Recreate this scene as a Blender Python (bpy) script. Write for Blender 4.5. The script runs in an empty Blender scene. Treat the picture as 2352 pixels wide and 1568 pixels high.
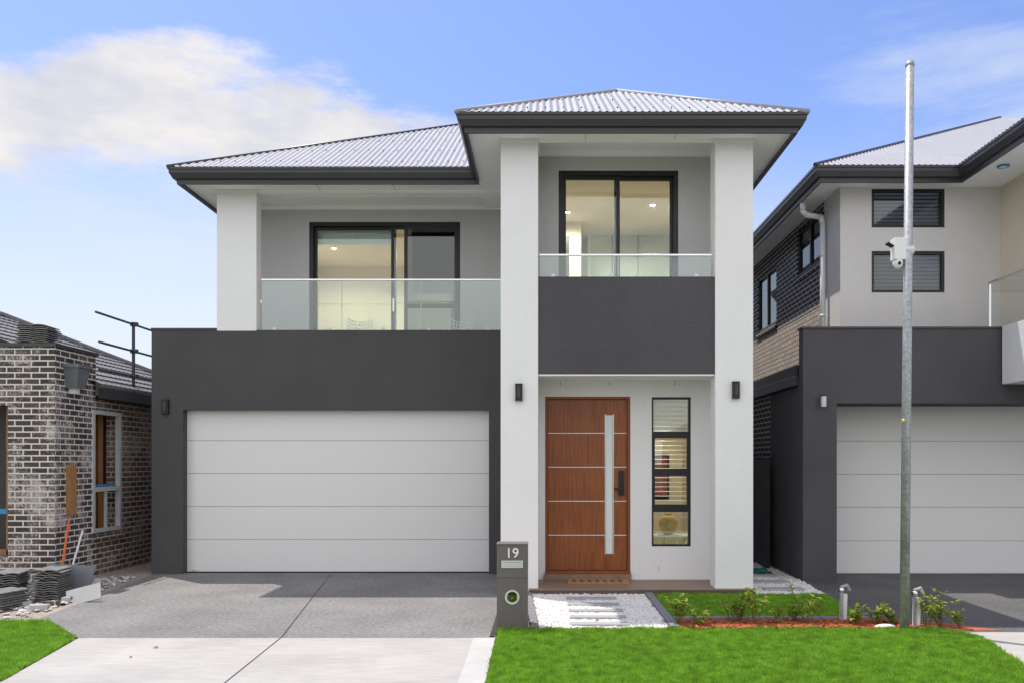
import bpy, math, random
import numpy as np
from mathutils import Vector, Matrix
random.seed(4); np.random.seed(4)
CAMZ=1.8; F=1900.0
# survey helpers: horizontal / vertical measure (metres) of a point on a facade standing d metres from the street datum
def mx(u,d): return (u-1250.0)/F*d
def mz(v,d): return CAMZ+(1060.0-v)/F*d

sc=bpy.context.scene
# ------------------------------------------------------------------ materials
def nt(m):
    m.use_nodes=True; return m.node_tree
def N(t,typ,**kw):
    n=t.nodes.new(typ)
    for k,v in kw.items(): setattr(n,k,v)
    return n
def mat(name,col,rough=.6,ns=8.,na=.12,bs=120.,bump=.15,metal=0.,spec=.4,stretch=(1,1,1),col2=None,detail=6,dist=.004,big=0.0,bigs=1.1):
    m=bpy.data.materials.new(name); t=nt(m); b=t.nodes['Principled BSDF']; L=t.links
    b.inputs['Roughness'].default_value=rough; b.inputs['Metallic'].default_value=metal
    b.inputs['Specular IOR Level'].default_value=spec
    tc=N(t,'ShaderNodeTexCoord'); mp=N(t,'ShaderNodeMapping'); mp.inputs['Scale'].default_value=stretch
    L.new(tc.outputs['Object'],mp.inputs['Vector'])
    n=N(t,'ShaderNodeTexNoise'); n.inputs['Scale'].default_value=ns; n.inputs['Detail'].default_value=detail; n.inputs['Roughness'].default_value=.65
    L.new(mp.outputs[0],n.inputs['Vector'])
    r=N(t,'ShaderNodeValToRGB'); r.color_ramp.elements[0].position=.3; r.color_ramp.elements[1].position=.7
    if col2 is None:
        a=[c*(1-na) for c in col]; c2=[min(1,c*(1+na)) for c in col]
    else: a=col; c2=col2
    r.color_ramp.elements[0].color=(*a,1); r.color_ramp.elements[1].color=(*c2,1)
    L.new(n.outputs['Fac'],r.inputs['Fac'])
    out=r.outputs[0]
    if big:
        n3=N(t,'ShaderNodeTexNoise'); n3.inputs['Scale'].default_value=bigs; n3.inputs['Detail'].default_value=5
        L.new(tc.outputs['Object'],n3.inputs['Vector'])
        mr=N(t,'ShaderNodeMapRange'); mr.inputs[1].default_value=.3; mr.inputs[2].default_value=.7; mr.inputs[3].default_value=1-big; mr.inputs[4].default_value=1+big
        L.new(n3.outputs['Fac'],mr.inputs[0])
        mm=N(t,'ShaderNodeMix',data_type='RGBA',blend_type='MULTIPLY'); mm.inputs[0].default_value=1
        L.new(out,mm.inputs[6]); L.new(mr.outputs[0],mm.inputs[7]); out=mm.outputs[2]
    L.new(out,b.inputs['Base Color'])
    if bump:
        n2=N(t,'ShaderNodeTexNoise'); n2.inputs['Scale'].default_value=bs; n2.inputs['Detail'].default_value=3
        L.new(mp.outputs[0],n2.inputs['Vector'])
        bp=N(t,'ShaderNodeBump'); bp.inputs['Strength'].default_value=bump; bp.inputs['Distance'].default_value=dist
        L.new(n2.outputs['Fac'],bp.inputs['Height']); L.new(bp.outputs[0],b.inputs['Normal'])
    return m
def brick(name,c1,c2,mortar,smear=.0,ms=.0095):
    m=bpy.data.materials.new(name); t=nt(m); b=t.nodes['Principled BSDF']; L=t.links
    b.inputs['Roughness'].default_value=.75
    g=N(t,'ShaderNodeTexCoord'); s=N(t,'ShaderNodeSeparateXYZ'); L.new(g.outputs['Object'],s.inputs[0])
    a=N(t,'ShaderNodeMath',operation='ADD'); L.new(s.outputs[0],a.inputs[0]); L.new(s.outputs[1],a.inputs[1])
    c=N(t,'ShaderNodeCombineXYZ'); L.new(a.outputs[0],c.inputs[0]); L.new(s.outputs[2],c.inputs[1])
    k=N(t,'ShaderNodeTexBrick'); k.inputs['Scale'].default_value=1
    k.inputs['Color1'].default_value=(*c1,1); k.inputs['Color2'].default_value=(*c2,1); k.inputs['Mortar'].default_value=(*mortar,1)
    k.inputs['Brick Width'].default_value=.24; k.inputs['Row Height'].default_value=.086; k.inputs['Mortar Size'].default_value=ms
    k.inputs['Mortar Smooth'].default_value=.15; k.inputs['Bias'].default_value=-.1
    L.new(c.outputs[0],k.inputs['Vector'])
    n=N(t,'ShaderNodeTexNoise'); n.inputs['Scale'].default_value=26; n.inputs['Detail'].default_value=8; n.inputs['Roughness'].default_value=.75
    L.new(g.outputs['Object'],n.inputs['Vector'])
    n2=N(t,'ShaderNodeTexNoise'); n2.inputs['Scale'].default_value=2.2; n2.inputs['Detail'].default_value=4; L.new(g.outputs['Object'],n2.inputs['Vector'])
    ad=N(t,'ShaderNodeMath',operation='MULTIPLY'); L.new(n.outputs['Fac'],ad.inputs[0]); L.new(n2.outputs['Fac'],ad.inputs[1])
    mr=N(t,'ShaderNodeMapRange'); mr.inputs[1].default_value=.26; mr.inputs[2].default_value=.34; mr.inputs[4].default_value=smear
    L.new(ad.outputs[0],mr.inputs[0])
    mm=N(t,'ShaderNodeMix',data_type='RGBA'); L.new(mr.outputs[0],mm.inputs[0]); L.new(k.outputs['Color'],mm.inputs[6]); mm.inputs[7].default_value=(*[q*.85 for q in mortar],1)
    L.new(mm.outputs[2],b.inputs['Base Color'])
    bp=N(t,'ShaderNodeBump'); bp.invert=True; bp.inputs['Strength'].default_value=.6; bp.inputs['Distance'].default_value=.008
    L.new(k.outputs['Fac'],bp.inputs['Height']); L.new(bp.outputs[0],b.inputs['Normal'])
    return m
def glass(name,tint=(.92,.97,.95),refl=1.0,rough=.0):
    m=bpy.data.materials.new(name); t=nt(m); L=t.links; t.nodes.remove(t.nodes['Principled BSDF']); o=t.nodes['Material Output']
    tr=N(t,'ShaderNodeBsdfTransparent'); tr.inputs[0].default_value=(*tint,1)
    gl=N(t,'ShaderNodeBsdfGlossy'); gl.inputs['Roughness'].default_value=rough; gl.inputs[0].default_value=(.95,1,.98,1)
    lw=N(t,'ShaderNodeLayerWeight'); lw.inputs[0].default_value=.5
    pw=N(t,'ShaderNodeMath',operation='POWER'); L.new(lw.outputs['Facing'],pw.inputs[0]); pw.inputs[1].default_value=5
    ml=N(t,'ShaderNodeMath',operation='MULTIPLY_ADD'); ml.use_clamp=True; ml.inputs[1].default_value=.9; ml.inputs[2].default_value=.045*refl; L.new(pw.outputs[0],ml.inputs[0])
    mi=N(t,'ShaderNodeMixShader'); L.new(ml.outputs[0],mi.inputs[0]); L.new(tr.outputs[0],mi.inputs[1]); L.new(gl.outputs[0],mi.inputs[2])
    L.new(mi.outputs[0],o.inputs[0]); return m
def emis(name,col,s):
    m=bpy.data.materials.new(name); t=nt(m); b=t.nodes['Principled BSDF']
    b.inputs['Emission Color'].default_value=(*col,1); b.inputs['Emission Strength'].default_value=s; return m

M={}
M['white']=mat('render_white',(.80,.795,.79),.8,14,.02,170,.25,big=.018)
M['light']=mat('render_light_grey',(.54,.53,.525),.8,14,.03,170,.3,big=.03)
M['nlight']=mat('render_pale_grey',(.64,.62,.605),.8,14,.03,170,.3,big=.03)
M['dark']=mat('render_charcoal',(.072,.071,.072),.85,30,.14,150,.55,dist=.006,big=.10)
M['darkn']=mat('render_charcoal_blue',(.080,.075,.082),.85,30,.14,150,.55,dist=.006,big=.10)
M['soffit']=mat('soffit_white',(.90,.90,.895),.6,5,.01,50,.0)
M['gutter']=mat('gutter_charcoal',(.042,.041,.046),.4,5,.05,50,.0,spec=.5)
M['black']=mat('black_aluminium',(.018,.018,.02),.4,5,.05,50,0)
M['roof']=mat('corrugated_steel',(.30,.30,.315),.5,3,.05,60,0,metal=.0,big=.04)
M['gar']=mat('garage_panel',(.74,.735,.715),.5,(60),.014,90,.15,stretch=(.15,1,1))
M['seam']=mat('panel_seam',(.22,.22,.22),.6,5,.02,5,0)
M['chrome']=mat('brushed_steel',(.78,.78,.78),.28,40,.06,5,0,metal=.9)
M['tile']=mat('porch_tile',(.26,.175,.13),.5,18,.2,60,.1,stretch=(.4,2,1))
M['tiled']=mat('porch_tile_edge',(.11,.08,.065),.5,18,.2,60,.1)
M['glass']=glass('window_glass',refl=1.3)
M['glassb']=glass('balustrade_glass',(.91,.96,.955),1.7)
M['glassd']=glass('dark_glass',(.40,.43,.45),1.8)
M['glassn']=glass('louvre_glass',(.8,.84,.88),1.6)
M['beige']=mat('room_wall',(.68,.61,.50),.8,3,.03,50,0)
M['ceil']=mat('room_ceiling',(.78,.75,.68),.8,3,.02,50,0)
M['floor']=mat('room_floor',(.34,.25,.17),.5,6,.2,50,0)
M['robe']=mat('robe_door_glass',(.52,.62,.55),.3,3,.04,50,0)
M['lampon']=emis('downlight_on',(1,.93,.8),14)
M['pvc']=mat('pvc_white',(.75,.75,.73),.4,6,.03,40,0)
M['brick']=brick('dark_brick',(.038,.033,.034),(.085,.062,.056),(.68,.62,.57),.75,.011)
M['brickb']=brick('dark_brick_red',(.05,.038,.035),(.15,.08,.058),(.50,.44,.38),.5,.0105)
M['brickn']=brick('black_brick',(.02,.019,.022),(.038,.034,.038),(.50,.48,.46),.0,.011)
M['brickc']=brick('cream_brick',(.55,.46,.38),(.42,.35,.29),(.20,.17,.15),.0,.011)
M['wood2']=mat('raw_timber',(.36,.18,.07),.7,9,.3,60,.2,stretch=(6,6,1))
M['osb']=mat('brown_board',(.24,.11,.05),.7,25,.35,60,.2)
M['alum']=mat('aluminium',(.62,.63,.64),.4,8,.05,40,0,metal=.3)
M['galv']=mat('galvanised_steel',(.36,.37,.38),.5,28,.32,80,.15,metal=.35,big=.18,bigs=3)
M['box']=mat('mailbox_paint',(.135,.12,.115),.5,6,.04,90,.08)
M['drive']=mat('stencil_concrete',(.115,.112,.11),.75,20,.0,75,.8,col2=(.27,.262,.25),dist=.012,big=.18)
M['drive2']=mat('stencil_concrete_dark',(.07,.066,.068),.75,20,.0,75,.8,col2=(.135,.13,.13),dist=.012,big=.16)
M['conc']=mat('broom_concrete',(.35,.33,.305),.85,3,.0,90,.3,col2=(.44,.42,.39),stretch=(1,6,1),big=.10)
M['concl']=mat('concrete_edge',(.46,.445,.42),.85,6,.06,90,.2,big=.06)
M['soil']=mat('sandy_soil',(.24,.19,.14),.95,14,.0,40,.8,col2=(.42,.37,.31),dist=.03,big=.15)
M['earth']=mat('ground_earth',(.16,.15,.10),.95,.6,.25,9,.4)
M['asph']=mat('asphalt',(.05,.05,.052),.9,60,.2,120,.4)
M['turf']=mat('turf_base',(.06,.17,.014),.95,25,.3,90,.8)
def leafmat(name,a,b,ns=40,tl=.35,big=.12,bigs=1.1):
    m=mat(name,a,.55,ns,0,50,0,col2=b,spec=.25,big=big,bigs=bigs)
    t=m.node_tree; p=t.nodes['Principled BSDF']; src=p.inputs['Base Color'].links[0].from_socket
    tr=N(t,'ShaderNodeBsdfTranslucent'); t.links.new(src,tr.inputs[0])
    mi=N(t,'ShaderNodeMixShader'); mi.inputs[0].default_value=tl
    t.links.new(p.outputs[0],mi.inputs[1]); t.links.new(tr.outputs[0],mi.inputs[2]); t.links.new(mi.outputs[0],t.nodes['Material Output'].inputs[0])
    return m
M['blade']=leafmat('grass_blade',(.12,.30,.014),(.34,.56,.06),70,.4,.34,9)
M['leaf']=leafmat('shrub_leaf',(.08,.18,.02),(.50,.53,.09),18)
M['stem']=mat('stem',(.12,.10,.04),.8)
M['peb']=mat('white_pebble',(.50,.47,.43),.7,22,.0,60,.1,col2=(.82,.80,.76))
M['mulch']=mat('red_mulch',(.20,.045,.015),.85,45,.0,60,.2,col2=(.55,.16,.06))
M['paver']=mat('grey_paver',(.34,.34,.345),.8,25,.08,80,.3)
M['edge']=mat('edging_brick',(.20,.20,.21),.85,25,.12,80,.4)
M['rtile']=mat('roof_tile_concrete',(.10,.098,.095),.7,20,.0,60,.4,col2=(.23,.22,.215))
M['frost']=mat('frosted_glass',(.76,.80,.78),.25,3,.02,5,0)
M['jarrah']=mat('jarrah_door',(.13,.034,.009),.36,4,.0,70,.15,col2=(.40,.118,.028),stretch=(16,16,.45),spec=.5,detail=10,big=.08,bigs=3)
M['jarrahf']=mat('jarrah_frame',(.19,.052,.016),.4,5,.0,70,.1,col2=(.30,.09,.028),stretch=(9,9,.55))
M['mat']=mat('coir',(.40,.20,.07),.95,90,.3,90,.5)
M['matd']=mat('coir_dark',(.14,.09,.05),.95,90,.3,90,.5)
M['gold']=mat('gold_weave',(.62,.42,.10),.5,45,.35,60,.4,metal=.1)
M['tarp']=mat('green_shadecloth',(.01,.16,.10),.8,30,.3,60,.4)
M['orange']=mat('orange_plastic',(.60,.11,.02),.5)
M['blue']=mat('blue_plastic',(.03,.25,.50),.5)
M['yellow']=mat('yellow_sticker',(.7,.6,.03),.5)
M['sheet']=mat('grey_sheet',(.15,.155,.165),.45,6,.08,50,0)
M['sheetl']=mat('pale_sheet',(.42,.42,.41),.5,6,.06,50,0)
M['fencec']=mat('fence_steel',(.035,.032,.032),.5,5,.05,20,0)
M['blind']=mat('blind_slat',(.24,.26,.30),.5,5,.03,5,0)
M['blindw']=mat('blind_slat_white',(.76,.76,.74),.5,5,.03,5,0)
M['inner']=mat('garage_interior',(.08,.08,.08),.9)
M['red']=mat('picture_red',(.22,.06,.05),.7,6,.4)
M['oppb']=mat('opposite_brick',(.22,.15,.12),.8,6,.2)

# ------------------------------------------------------------------ builders
def empty(name,loc=(0,0,0)):
    e=bpy.data.objects.new(name,None); e.location=loc; e.empty_display_size=.3; sc.collection.objects.link(e); return e
def attach(o,p):
    if p is not None:
        o.parent=p; o.matrix_parent_inverse=Matrix.Translation(-Vector(p.location))
class B:
    def __init__(s,name,parent=None): s.n=name; s.p=parent; s.v=[]; s.f=[]; s.m=[]; s.ms=[]
    def mi(s,m):
        m=M[m] if isinstance(m,str) else m
        if m not in s.ms: s.ms.append(m)
        return s.ms.index(m)
    def poly(s,pts,m):
        k=len(s.v); s.v+= [tuple(p) for p in pts]; s.f.append(tuple(range(k,k+len(pts)))); s.m.append(s.mi(m))
    def flat(s,pts,z,m): s.poly([(x,y,z) for x,y in pts],m)
    def mesh(s,vs,fs,m):
        k=len(s.v); s.v+=[tuple(p) for p in vs]; i=s.mi(m)
        for f in fs: s.f.append(tuple(a+k for a in f)); s.m.append(i)
    def box(s,x0,x1,y0,y1,z0,z1,m,R=None):
        vs=[(x,y,z) for x in(x0,x1) for y in(y0,y1) for z in(z0,z1)]
        if R is not None:
            c=Vector(((x0+x1)/2,(y0+y1)/2,(z0+z1)/2)); vs=[tuple(c+R@(Vector(v)-c)) for v in vs]
        s.mesh(vs,[(0,1,3,2),(4,6,7,5),(0,4,5,1),(2,3,7,6),(0,2,6,4),(1,5,7,3)],m)
    def cyl(s,p0,p1,r,m,n=12,r1=None,caps=True):
        p0=Vector(p0);p1=Vector(p1); r1=r if r1 is None else r1
        d=(p1-p0).normalized(); a=d.orthogonal().normalized(); b=d.cross(a)
        vs=[]; 
        for p,q in((p0,r),(p1,r1)):
            for i in range(n):
                t=2*math.pi*i/n; vs.append(p+(a*math.cos(t)+b*math.sin(t))*q)
        fs=[(i,(i+1)%n,n+(i+1)%n,n+i) for i in range(n)]
        if caps: fs+=[tuple(range(n-1,-1,-1)),tuple(range(n,2*n))]
        s.mesh(vs,fs,m)
    def tube(s,pts,r,m,n=8):
        for a,b in zip(pts[:-1],pts[1:]): s.cyl(a,b,r,m,n)
        for p in pts[1:-1]: s.ball(p,r*1.02,m,8,6)
    def ball(s,c,r,m,n=12,k=8,sc_=(1,1,1)):
        vs=[];fs=[]
        for j in range(k+1):
            ph=math.pi*j/k
            for i in range(n):
                t=2*math.pi*i/n; vs.append((c[0]+r*sc_[0]*math.sin(ph)*math.cos(t),c[1]+r*sc_[1]*math.sin(ph)*math.sin(t),c[2]+r*sc_[2]*math.cos(ph)))
        for j in range(k):
            for i in range(n): fs.append((j*n+i,(j+1)*n+i,(j+1)*n+(i+1)%n,j*n+(i+1)%n))
        s.mesh(vs,fs,m)
    def wall(s,ax,a0,a1,z0,z1,t0,t1,holes,m,rm=None):
        rm=rm or m
        A=sorted({a0,a1,*[h[0] for h in holes],*[h[1] for h in holes]}); A=[a for a in A if a0<=a<=a1]
        Z=sorted({z0,z1,*[h[2] for h in holes],*[h[3] for h in holes]}); Z=[z for z in Z if z0<=z<=z1]
        def P(a,t,z): return (a,t,z) if ax=='x' else (t,a,z)
        def sol(i,j):
            if i<0 or j<0 or i>=len(A)-1 or j>=len(Z)-1: return None
            ca=(A[i]+A[i+1])/2; cz=(Z[j]+Z[j+1])/2
            return not any(h[0]<ca<h[1] and h[2]<cz<h[3] for h in holes)
        for i in range(len(A)-1):
            for j in range(len(Z)-1):
                if not sol(i,j): continue
                p,q,c,d=A[i],A[i+1],Z[j],Z[j+1]
                s.poly([P(p,t0,c),P(q,t0,c),P(q,t0,d),P(p,t0,d)],m); s.poly([P(p,t1,c),P(p,t1,d),P(q,t1,d),P(q,t1,c)],m)
                for (di,dj,e) in((-1,0,[(p,c),(p,d)]),(1,0,[(q,c),(q,d)]),(0,-1,[(p,c),(q,c)]),(0,1,[(p,d),(q,d)])):
                    k=sol(i+di,j+dj)
                    if k is not True:
                        (u,w),(u2,w2)=e; s.poly([P(u,t0,w),P(u2,t0,w2),P(u2,t1,w2),P(u,t1,w)],rm if k is False else m)
    def done(s,bevel=0,smooth=False,loc=None):
        me=bpy.data.meshes.new(s.n); me.from_pydata(s.v,[],s.f)
        for m in s.ms: me.materials.append(m)
        me.polygons.foreach_set('material_index',s.m)
        if smooth: me.polygons.foreach_set('use_smooth',[True]*len(s.f))
        me.update(); o=bpy.data.objects.new(s.n,me); sc.collection.objects.link(o); attach(o,s.p)
        if bevel:
            b=o.modifiers.new('bevel','BEVEL'); b.width=bevel; b.segments=2; b.limit_method='ANGLE'
        return o
def sweep(b,path,prof,m):
    n=len(path); rings=[]
    for i in range(n):
        p=Vector(path[i])
        def ln(a,c):
            d=(Vector(c)-Vector(a)).normalized(); return Vector((-d.y,d.x))
        if i==0: k=ln(path[0],path[1])
        elif i==n-1: k=ln(path[-2],path[-1])
        else:
            a=ln(path[i-1],path[i]); c=ln(path[i],path[i+1]); k=(a+c)/(1+a.dot(c))
        rings.append([(p.x+k.x*o,p.y+k.y*o,z) for o,z in prof])
    q=len(prof)
    for i in range(n-1):
        for j in range(q):
            j2=(j+1)%q; b.poly([rings[i][j],rings[i+1][j],rings[i+1][j2],rings[i][j2]],m)
    b.poly(rings[0],m); b.poly(rings[-1][::-1],m)
def gutter_prof(z0,h): return [(0,z0+h),(0,z0+h*.86),(.014,z0+h*.84),(.016,z0+h*.64),(.05,z0+h*.38),(.055,z0+h*.32),(.10,z0+h*.29),(.105,z0),(.135,z0),(.135,z0+h*.8),(.03,z0+h)]
def corr(b,org,ed,idr,L,z0,pitch,top,bot,m,p=.092,amp=.0105):
    ed=Vector(ed); idr=Vector(idr); n=int(L/p*6); col=[]
    nrm=(Vector((-idr.x*pitch,-idr.y*pitch,1))).normalized()
    for i in range(n+1):
        u=L*i/n; o=amp*math.sin(2*math.pi*u/p)
        r0=bot(u); r1=max(r0+.001,top(u))
        a=Vector((org[0],org[1],0))+Vector((ed.x,ed.y,0))*u
        P=[Vector((a.x+idr.x*r,a.y+idr.y*r,z0+r*pitch))+nrm*o for r in(r0,r1)]
        col.append(P)
    vs=[q for c in col for q in c]; b.mesh(vs,[(2*i,2*i+2,2*i+3,2*i+1) for i in range(n)],m)
PT=.565
# ------------------------------------------------------------------ ground
def sheet(name,pts,z,m,parent=None):
    b=B(name,parent); b.poly([(x,y,z) for x,y in pts],m); return b.done()
sheet('ground',[(-600,-600),(600,-600),(600,600),(-600,600)],-.03,'earth')
sheet('soil_strip',[(-14,9.2),(-5.6,9.2),(-6.0,13.2),(-6.0,24),(-14,24)],-.004,'soil')
dv=B('driveway')
dv.flat([(-6.32,13.6),(-5.83,9.63),(-4.76,8.46),(-.5,8.46),(-.5,11.0),(-.55,13.6)],0,'drive')
dv.flat([(-3.44,13.3),(-2.70,8.46),(-2.685,8.46),(-3.425,13.3)],.003,'fencec')
dv.box(-.56,-.50,8.5,11.15,.001,.012,'fencec')
dv.done()
cs=B('concrete_crossover')
cs.flat([(-4.76,8.455),(-4.45,6.8),(-4.9,4.2),(.0,4.2),(-.47,6.0),(-.5,8.455)],.002,'conc')
cs.poly([(-.72,8.45,.006),(-.68,4.4,.006),(-.46,4.4,.006),(-.5,8.45,.006)],'concl')
cs.poly([(-2.70,8.45,.005),(-2.48,4.4,.005),(-2.468,4.4,.005),(-2.688,8.45,.005)],'fencec')
cs.done()
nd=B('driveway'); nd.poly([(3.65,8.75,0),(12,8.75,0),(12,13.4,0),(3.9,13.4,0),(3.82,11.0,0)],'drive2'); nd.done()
nc=B('concrete_crossover'); nc.poly([(4.1,8.745,.002),(12,8.745,.002),(12,4.2,.002),(3.6,4.2,.002)],'conc'); nc.done()
sheet('footpath',[(-60,2.9),(60,2.9),(60,4.15),(-60,4.15)],-.004,'conc')
kb=B('kerb'); kb.box(-60,60,2.6,2.88,-.14,.0,'concl'); kb.done(.02)
sheet('road',[(-200,-5.2),(200,-5.2),(200,2.6),(-200,2.6)],-.026,'asph')
# houses on the far side of the street (behind the viewpoint, seen only in the window reflections)
for k,(hx,hw) in enumerate(((-13,5.5),(-.5,5.8),(12.5,5.5))):
    o=B('opposite_house'); yb0=-16.0
    o.box(hx-hw,hx+hw,yb0-9,yb0,0,3.1,'oppb'); o.box(hx-hw+.6,hx-hw+4.6,yb0,yb0+.02,0,2.3,'gar'); o.box(hx+.8,hx+3.8,yb0,yb0+.02,.9,2.3,'black')
    e=.6; a,c=hx-hw-e,hx+hw+e; f0,f1=yb0+e,yb0-9-e; rz=5.6
    o.poly([(a,f0,3.1),(c,f0,3.1),(c-5,(f0+f1)/2,rz),(a+5,(f0+f1)/2,rz)],'rtile'); o.poly([(a,f1,3.1),(c,f1,3.1),(c-5,(f0+f1)/2,rz),(a+5,(f0+f1)/2,rz)],'rtile')
    o.poly([(a,f0,3.1),(a,f1,3.1),(a+5,(f0+f1)/2,rz)],'rtile'); o.poly([(c,f0,3.1),(c,f1,3.1),(c-5,(f0+f1)/2,rz)],'rtile'); o.done()

def blades(name,pts_fn,n,hmin,hmax,base_z,m='blade',w=.0042):
    xy=pts_fn(n); n=len(xy); h=np.random.uniform(hmin,hmax,n)
    cl=.75+.25*np.sin(xy[:,0]*9+np.sin(xy[:,1]*7)*1.7)*np.sin(xy[:,1]*11+np.sin(xy[:,0]*5)*2.1)+.2*np.sin(xy[:,0]*31+xy[:,1]*17)*np.sin(xy[:,1]*37-xy[:,0]*13); h=h*cl
    a=np.random.uniform(0,2*np.pi,n); l=np.random.uniform(0,.9,n)*h; la=np.random.uniform(0,2*np.pi,n)
    V=np.zeros((n,3,3)); wv=np.random.uniform(.7,1.4,n)*w
    V[:,0,0]=xy[:,0]-np.cos(a)*wv; V[:,0,1]=xy[:,1]-np.sin(a)*wv; V[:,0,2]=base_z
    V[:,1,0]=xy[:,0]+np.cos(a)*wv; V[:,1,1]=xy[:,1]+np.sin(a)*wv; V[:,1,2]=base_z
    V[:,2,0]=xy[:,0]+np.cos(la)*l; V[:,2,1]=xy[:,1]+np.sin(la)*l; V[:,2,2]=base_z+h
    me=bpy.data.meshes.new(name); me.vertices.add(3*n); me.vertices.foreach_set('co',V.reshape(-1))
    me.loops.add(3*n); me.loops.foreach_set('vertex_index',np.arange(3*n,dtype=np.int32))
    me.polygons.add(n); me.polygons.foreach_set('loop_start',np.arange(0,3*n,3,dtype=np.int32)); me.polygons.foreach_set('loop_total',np.full(n,3,dtype=np.int32))
    me.materials.append(M[m]); me.update(); me.validate()
    o=bpy.data.objects.new(name,me); sc.collection.objects.link(o); return o
def inpoly(P,poly):
    x,y=P[:,0],P[:,1]; r=np.zeros(len(P),bool); k=len(poly)
    for i in range(k):
        x1,y1=poly[i]; x2,y2=poly[(i+1)%k]
        c=((y1>y)!=(y2>y))&(x<(x2-x1)*(y-y1)/(y2-y1+1e-12)+x1); r^=c
    return r
def sampler(poly):
    A=np.array(poly); lo=A.min(0); hi=A.max(0)
    def f(n):
        P=np.random.uniform(lo,hi,(n,2)); return P[inpoly(P,poly)]
    return f
def lawn(name,poly,vis,n,z=.012,h=(.018,.045)):
    e=empty(name,(poly[0][0],poly[0][1],0))
    b=B('turf',e); b.poly([(x,y,z) for x,y in poly],'turf')
    for (p,q) in zip(poly,poly[1:]+poly[:1]): b.poly([(p[0],p[1],-.02),(q[0],q[1],-.02),(q[0],q[1],z),(p[0],p[1],z)],'turf')
    b.done(); g=blades('grass_blades',sampler(vis),n,h[0],h[1],z-.006); attach(g,e)
fl=[(-.47,8.84),(-.45,4.3),(4.0,4.3),(4.12,6.6),(4.22,7.4),(4.42,8.3),(4.4,8.65),(4.15,8.84)]
lawn('lawn',fl,[(-.49,8.88),(-.475,6.4),(4.1,6.4),(4.14,6.6),(4.245,7.4),(4.45,8.3),(4.43,8.65),(4.16,8.88)],210000,h=(.02,.062))
ll=[(-14,9.3),(-14,4.3),(-4.86,4.3),(-4.48,6.8),(-4.8,8.42),(-5.62,9.3)]
lawn('lawn',ll,[(-6.6,9.33),(-6.2,6.5),(-4.48,6.5),(-4.445,6.8),(-4.765,8.43),(-5.59,9.33)],58000,h=(.02,.062))
bl=[(1.46,11.12),(1.46,9.42),(3.66,9.42),(3.78,11.12)]
lawn('lawn',bl,bl,60000,.02,(.02,.06))

def chips(name,poly,n,size,z,m,flat=.6,parent=None,elong=1.0):
    P=sampler(poly)(n); base=np.array([(1,0,0),(-1,0,0),(0,1,0),(0,-1,0),(0,0,1),(.6,.6,.6),(-.6,.6,.6),(.6,-.6,.6),(-.6,-.6,.6)],float)
    F_=[(0,2,5),(2,6,5),(2,1,6),(1,8,6),(1,3,8),(3,7,8),(3,0,7),(0,5,7),(5,6,4),(6,8,4),(8,7,4),(7,5,4)]
    vs=[];fs=[]
    for (x,y) in P:
        s=size*random.uniform(.6,1.3); a=random.uniform(0,6.28); ca,sa=math.cos(a),math.sin(a); e=elong*random.uniform(.8,1.3); zz=z+random.uniform(0,size*.5); tl=random.uniform(-.4,.4)
        k=len(vs)
        for q in base:
            px=q[0]*s*e*random.uniform(.85,1.15); py=q[1]*s; pz=q[2]*s*flat+tl*px
            vs.append((x+px*ca-py*sa,y+px*sa+py*ca,zz+pz))
        fs+=[tuple(i+k for i in f) for f in F_]
    b=B(name,parent); b.mesh(vs,fs,m); return b.done()
gp=empty('pebble_path',(.6,10,0))
b=B('pebble_bed',gp); b.poly([(-.17,11.12,.004),(-.05,8.85,.004),(1.35,8.85,.004),(1.35,11.12,.004)],'peb'); b.done()
chips('pebbles',[(-.15,11.12),(-.04,8.87),(1.34,8.87),(1.34,11.12)],6500,.024,.006,'peb',.8,gp)
b=B('stepping_pavers',gp)
for i_,y in enumerate((10.70,10.25,9.82,9.40,9.0)): b.box(.29,.93,y-.07,y+.07,.0,.05,'paver',Matrix.Rotation((i_%3-1)*.02,3,'Z'))
b.done(.006)
b=B('edging',gp)
yy=8.86
while yy<11.05:
    b.box(1.355,1.45,yy,yy+.20,-.02,.05,'edge'); t_=(yy-8.86)/2.2; b.box(-.15-.12*t_,-.06-.12*t_,yy,yy+.20,-.02,.05,'edge'); yy+=.21
b.done(.006)
gb=empty('mulch_bed',(2.6,9.1,0))
b=B('mulch_base',gb); b.poly([(1.45,8.84,.003),(4.9,8.84,.003),(4.4,9.32,.003),(1.45,9.32,.003)],'mulch'); b.poly([(-.5,8.9,.0035),(-.27,8.9,.0035),(-.2,11.1,.0035),(-.5,11.1,.0035)],'mulch'); b.done()
chips('mulch_chips',[(1.46,8.85),(4.3,8.85),(3.75,9.33),(1.46,9.33)],4500,.018,.02,'mulch',.35,gb,2.0)
chips('mulch_chips_side',[(-.48,8.9),(-.25,8.9),(-.2,11.1),(-.48,11.1)],900,.017,.004,'mulch',.35,gb,2.0)
b=B('bed_edging',gb)
xx=1.46
while xx<3.62: b.box(xx,xx+.20,9.33,9.42,-.02,.05,'edge'); xx+=.21
b.done(.006)
gs=empty('pebble_strip',(3.2,12,0))
b=B('pebble_bed',gs); b.poly([(2.84,11.12,.002),(3.8,11.12,.002),(3.88,12.4,.002),(3.88,22,.002),(2.84,22,.002)],'peb'); b.done()
chips('pebbles',[(2.86,11.12),(3.78,11.12),(3.86,12.4),(3.86,14.6),(2.86,14.6)],4500,.022,.004,'peb',.8,gs)
b=B('stepping_pavers',gs)
for y in(11.5,12.2,12.9,13.6): b.box(3.05,3.6,y-.1,y+.1,0,.05,'paver')
b.done(.006)

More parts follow.
